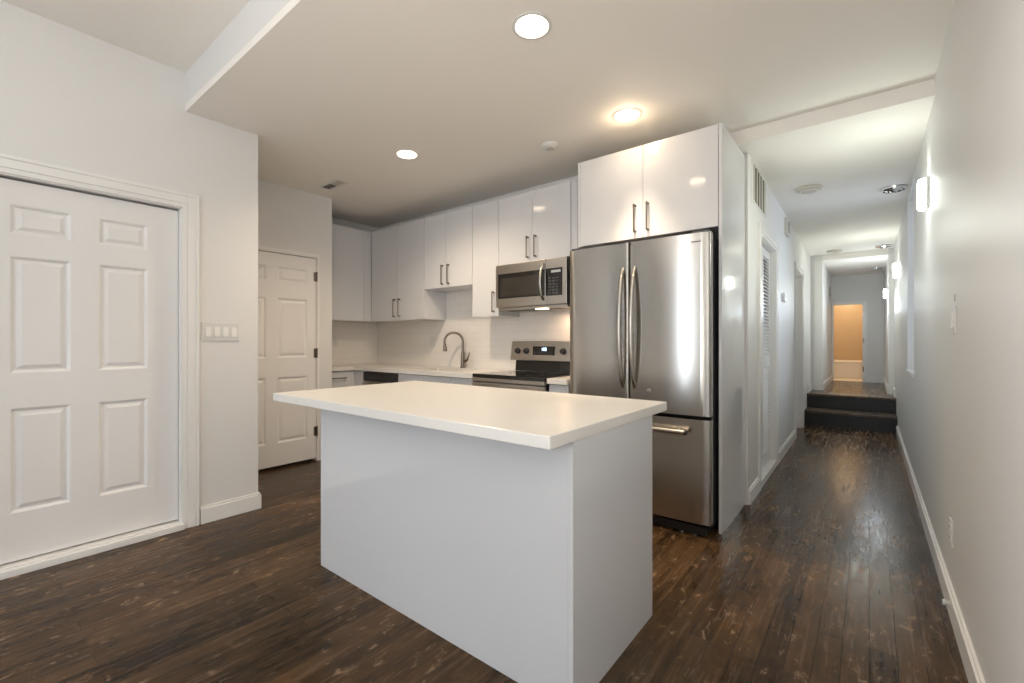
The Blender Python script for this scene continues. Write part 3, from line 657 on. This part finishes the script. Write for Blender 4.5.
t = thing('ceiling_vent', 'flat beige air register on the kitchen ceiling near the recessed door', 'vent', (-3.97, 2.256, H1))
vx, vy = -3.97, 2.28
obj('frame', B((vx-.16, vx+.16, vy-.06, vy-.035, H1-.004, H1), (vx-.16, vx+.16, vy+.035, vy+.06, H1-.004, H1), (vx-.16, vx-.145, vy-.035, vy+.035, H1-.004, H1), (vx+.145, vx+.16, vy-.035, vy+.035, H1-.004, H1)), M['white_plastic'], t)
obj('dark_opening', B((vx-.145, vx-.0, vy-.035, vy+.035, H1-.002, H1-.0005)), M['dark_slot'], t)
obj('damper', B((vx+.0, vx+.145, vy-.035, vy+.035, H1-.003, H1-.0005)), M['beige_plastic'], t)
for k in range(3):
    obj('slat', B((vx-.145, vx+.145, vy-.020+k*.019, vy-.018+k*.019, H1-.005, H1-.0032)), M['bronze'] if False else M['beige_plastic'], t)

# corridor ceiling: round detectors and chrome diffusers
def disc_det(x, y, z, lab, m=M['beige_plastic']):
    bm = bmesh.new(); lathe(bm, [(.10, 0), (.105, -.008), (.095, -.022), (.06, -.034), (.02, -.036)], (x, y, z), 36, cap0=False)
    o = tag(obj('ceiling_detector', bm, m, smooth=True), lab, 'smoke detector', 'round detectors on the corridor ceiling')
    bm = bmesh.new(); lathe(bm, [(.070, -.031), (.070, -.0335), (.062, -.0345)], (x, y, z), 36, cap0=False, cap1=False); obj('ring', bm, M['trim'], o)
disc_det(-.427, 4.861, H2, 'wide round beige detector on the near part of the corridor ceiling')
disc_det(-.413, 8.45, H2, 'far round detector on the corridor ceiling before the lower far section')
def diffuser(x, y, z, lab, r=.10):
    t = thing('round_vent', lab, 'vent', (x, y, z), 'round chrome vents on the corridor ceiling')
    for i, rr in enumerate((r, r*.68, r*.38)):
        bm = bmesh.new(); lathe(bm, [(rr, -.003), (rr-.004, -.018-.006*i), (rr-.022, -.024-.006*i), (rr-.020, -.006)], (x, y, z), 36, cap0=False, cap1=False); obj('ring', bm, M['chrome'], t, smooth=True)
    bm = bmesh.new(); lathe(bm, [(r-.002, -.001), (r-.002, -.004)], (x, y, z), 36); obj('throat', bm, M['dark_slot'], t)
    bm = bmesh.new(); bx(bm, x-r+.005, x+r-.005, y-.006, y+.006, z-.020, z-.008); bx(bm, x-.006, x+.006, y-r+.005, y+r-.005, z-.020, z-.008); obj('cross_bar', bm, M['chrome'], t)
diffuser(.176, 5.339, H2, 'round chrome vent on the corridor ceiling nearest the camera')
diffuser(.165, 8.45, H2, 'second round chrome vent farther down the corridor ceiling')
diffuser(.10, 10.2, H3, 'farthest round vent on the low ceiling at the corridor end', .09)

# wall sconces on the right wall
def sconce(xw, y, z0, z1, lab, pw, col=(.94, 1, .93)):
    t = thing('wall_sconce', lab, 'wall light', (xw, y, z0), 'lit sconces on the corridor wall')
    obj('back_plate', B((xw-.016, xw, y-.066, y+.066, z0-.004, z1-.008)), M['white_plastic'], t)
    n = 16; outer = [(xw-.017-.036*math.sin(PI*i/n), y-.062*math.cos(PI*i/n)) for i in range(n+1)]
    bm = bmesh.new(); prism(bm, outer, z0, z1-.012); obj('shade', bm, M['sconce'], t, bevel=.012)
    lamp('sconce_light', 'POINT', (xw-(.20 if xw < .28 else .42), y, z0-.12), 7 if xw < .28 else 4.2, col, .12, t)  # added fill floating off the wall, evens out the corridor light
    sp = lamp('sconce_uplight', 'SPOT', (xw-.05, y, z1+.03), pw, col, .03, t, spot_size=math.radians(150), spot_blend=1); sp.rotation_euler = (PI, 0, 0)
sconce(XR, 3.80, 2.03, 2.22, 'glowing wall sconce on the right wall nearest the camera', .7)
sconce(XR, 7.55, 2.02, 2.21, 'middle glowing wall sconce just before the steps', .8)
sconce(XPR, 9.0, 1.87, 2.02, 'farthest glowing sconce beyond the steps', 2.5, (.80, .90, 1))
lamp('bath_light', 'POINT', (-.4, 11.9, 2.2), 20, (1, .76, .50), .1)

# ------------------------------------------------------------------ wall plates and small things
def rocker_plate_x(name, lab, xw, d, y0, y1, z0, z1, n, cat='light switch'):
    t = thing(name, lab, cat, (xw, (y0+y1)/2, z0))
    obj('plate', B((xw, xw+d*.006, y0, y1, z0, z1)), M['white_plastic'], t, .002)
    w = (y1-y0-.02)/n
    for k in range(n):
        yc = y0+.01+w*(k+.5)
        bm = bmesh.new(); zc = (z0+z1)/2
        prism(bm, [(xw+d*.006, zc-.032), (xw+d*.013, zc-.032), (xw+d*.007, zc+.032), (xw+d*.006, zc+.032)], yc-.016, yc+.016, lambda a, b, c: (a, c, b))
        obj('rocker', bm, M['trim'], t)
    return t
rocker_plate_x('light_switch', 'wide four-gang white switch plate beside the big white door', XL, 1, 1.050, 1.276, 1.206, 1.330, 4)
rocker_plate_x('light_switch', 'single white switch plate on the long right wall', XR, -1, 2.665, 2.745, 1.235, 1.355, 1)
bm = B((XR-.004, XR, 2.70, 2.708, 1.375, 1.405)); tag(obj('nail', bm, M['beige_plastic']), 'tiny dark nail just above the right wall switch plate', 'nail')
def outlet(lab, f, cx, cz, axis, d):
    t = thing('wall_outlet', lab, 'outlet', (f, cx, cz) if axis == 'x' else (cx, f, cz))
    def bb_(a, b, c, e, t0, t1): return (f+d*t0, f+d*t1, a, b, c, e) if axis == 'x' else (a, b, f+d*t0, f+d*t1, c, e)
    obj('plate', B(bb_(cx-.036, cx+.036, cz-.058, cz+.058, 0, .006)), M['white_plastic'], t, .002)
    for s in (-1, 1):
        r = obj('socket', B(bb_(cx-.017, cx+.017, cz+s*.024-.015, cz+s*.024+.015, .006, .008)), M['trim'], t)
        obj('slots', B(bb_(cx-.008, cx-.005, cz+s*.024-.006, cz+s*.024+.006, .008, .0085), bb_(cx+.005, cx+.008, cz+s*.024-.006, cz+s*.024+.006, .008, .0085)), M['dark_slot'], r)
outlet('white wall outlet low on the right wall above the baseboard', XR, 2.798, .35, 'x', -1)
outlet('wall outlet on the tiled backsplash left of the faucet', YB-.010, -3.95, 1.20, 'y', -1)
outlet('wall outlet on the side backsplash under the corner wall cabinet', XK+.010, 2.90, 1.20, 'x', 1)
bm = bmesh.new(); lathe(bm, [(.014, 0), (.010, .004), (.007, .006), (.007, .012), (.012, .014), (.012, .022)], (XR-.016, 2.72, .06), 14, '-x')
tag(obj('door_stop', bm, M['white_plastic'], smooth=True), 'small white spring door stop on the right baseboard', 'door stop')
t = thing('thermostat', 'small white thermostat between the louvred door and the far doorway', 'thermostat', (HLX, 5.49, 1.62))
b_ = obj('body', B((HLX, HLX+.028, 5.43, 5.55, 1.62, 1.71)), M['white_plastic'], t, .004)
obj('screen', B((HLX+.028, HLX+.029, 5.455, 5.50, 1.665, 1.695)), M['grey_side'], b_)
t = thing('return_air_grille', 'tall return air grille with vertical slats above the louvred door', 'vent', (HLX, 4.15, 2.26))
gy0, gy1, gz0, gz1 = 3.80, 4.42, 2.27, 2.585
obj('frame', B((HLX, HLX+.006, gy0, gy0+.05, gz0, gz1), (HLX, HLX+.006, gy1-.015, gy1, gz0, gz1), (HLX, HLX+.006, gy0+.05, gy1-.015, gz0, gz0+.015), (HLX, HLX+.006, gy0+.05, gy1-.015, gz1-.015, gz1)), M['trim'], t)
obj('dark_opening', B((HLX+.0003, HLX+.001, gy0+.05, gy1-.015, gz0+.015, gz1-.015)), M['dark_slot'], t)
for k in range(5):
    y = gy0+.05+(k+.5)*.111; obj('slat', B((HLX+.001, HLX+.006, y-.020, y+.020, gz0+.015, gz1-.015)), M['beige_plastic'], t)
t = thing('door_chime', 'small grey chime box high on the corridor wall past the louvred door', 'chime', (HLX, 5.73, 2.36))
obj('box', B((HLX, HLX+.03, 5.62, 5.84, 2.36, 2.54)), M['beige_plastic'], t, .004)
obj('grille', B(*[(HLX+.03, HLX+.031, 5.65, 5.81, 2.39+k*.025, 2.40+k*.025) for k in range(5)]), M['dark_slot'], t)
t = thing('wall_register', 'small vent plate high on the far left corridor wall past the steps', 'vent', (XPL, 10.3, 2.1))
obj('plate', B((XPL, XPL+.012, 10.15, 10.45, 2.06, 2.24)), M['beige_plastic'], t)
obj('slots', B(*[(XPL+.012, XPL+.013, 10.18, 10.42, 2.08+k*.03, 2.09+k*.03) for k in range(5)]), M['dark_slot'], t)

# bathtub
t = thing('bathtub', 'cream bathtub seen through the end doorway below tan tile', 'bathtub', (-.3, 12.3, ZU))
obj('apron', B((-1.38, .78, 11.95, 11.99, ZU, ZU+.33)), M['tub'], t, .01)
bm = bmesh.new(); bx(bm, -1.39, .79, 11.93, 12.03, ZU+.33, ZU+.36); bx(bm, -1.39, .79, 12.66, 12.745, ZU+.33, ZU+.36); bx(bm, -1.39, -1.28, 12.03, 12.66, ZU+.33, ZU+.36); bx(bm, .68, .79, 12.03, 12.66, ZU+.33, ZU+.36)
obj('rim', bm, M['tub'], t, .01)
obj('basin', B((-1.30, .70, 12.0, 12.70, ZU+.05, ZU+.08), (-1.30, -1.28, 12.0, 12.7, ZU+.08, ZU+.33), (.68, .70, 12.0, 12.7, ZU+.08, ZU+.33), (-1.28, .68, 12.0, 12.03, ZU+.08, ZU+.33), (-1.28, .68, 12.66, 12.7, ZU+.08, ZU+.33)), M['tub'], t)

# the corridor's left wall runs very slightly out of parallel: turn it and what hangs on it about its near corner
P = Vector((HLX, YA, 0)); an = .0090; Rm = Matrix.Rotation(an, 3, 'Z')
for o in list(C.objects):
    if o.parent is None and (o.name in ('wall_corridor_left', 'baseboard_corridor_left', 'door_3', 'door_4') or o.name.split('.')[0] in ('thermostat', 'return_air_grille', 'door_chime')):
        o.location = P+Rm@(o.location-P); o.rotation_euler = (0, 0, an)
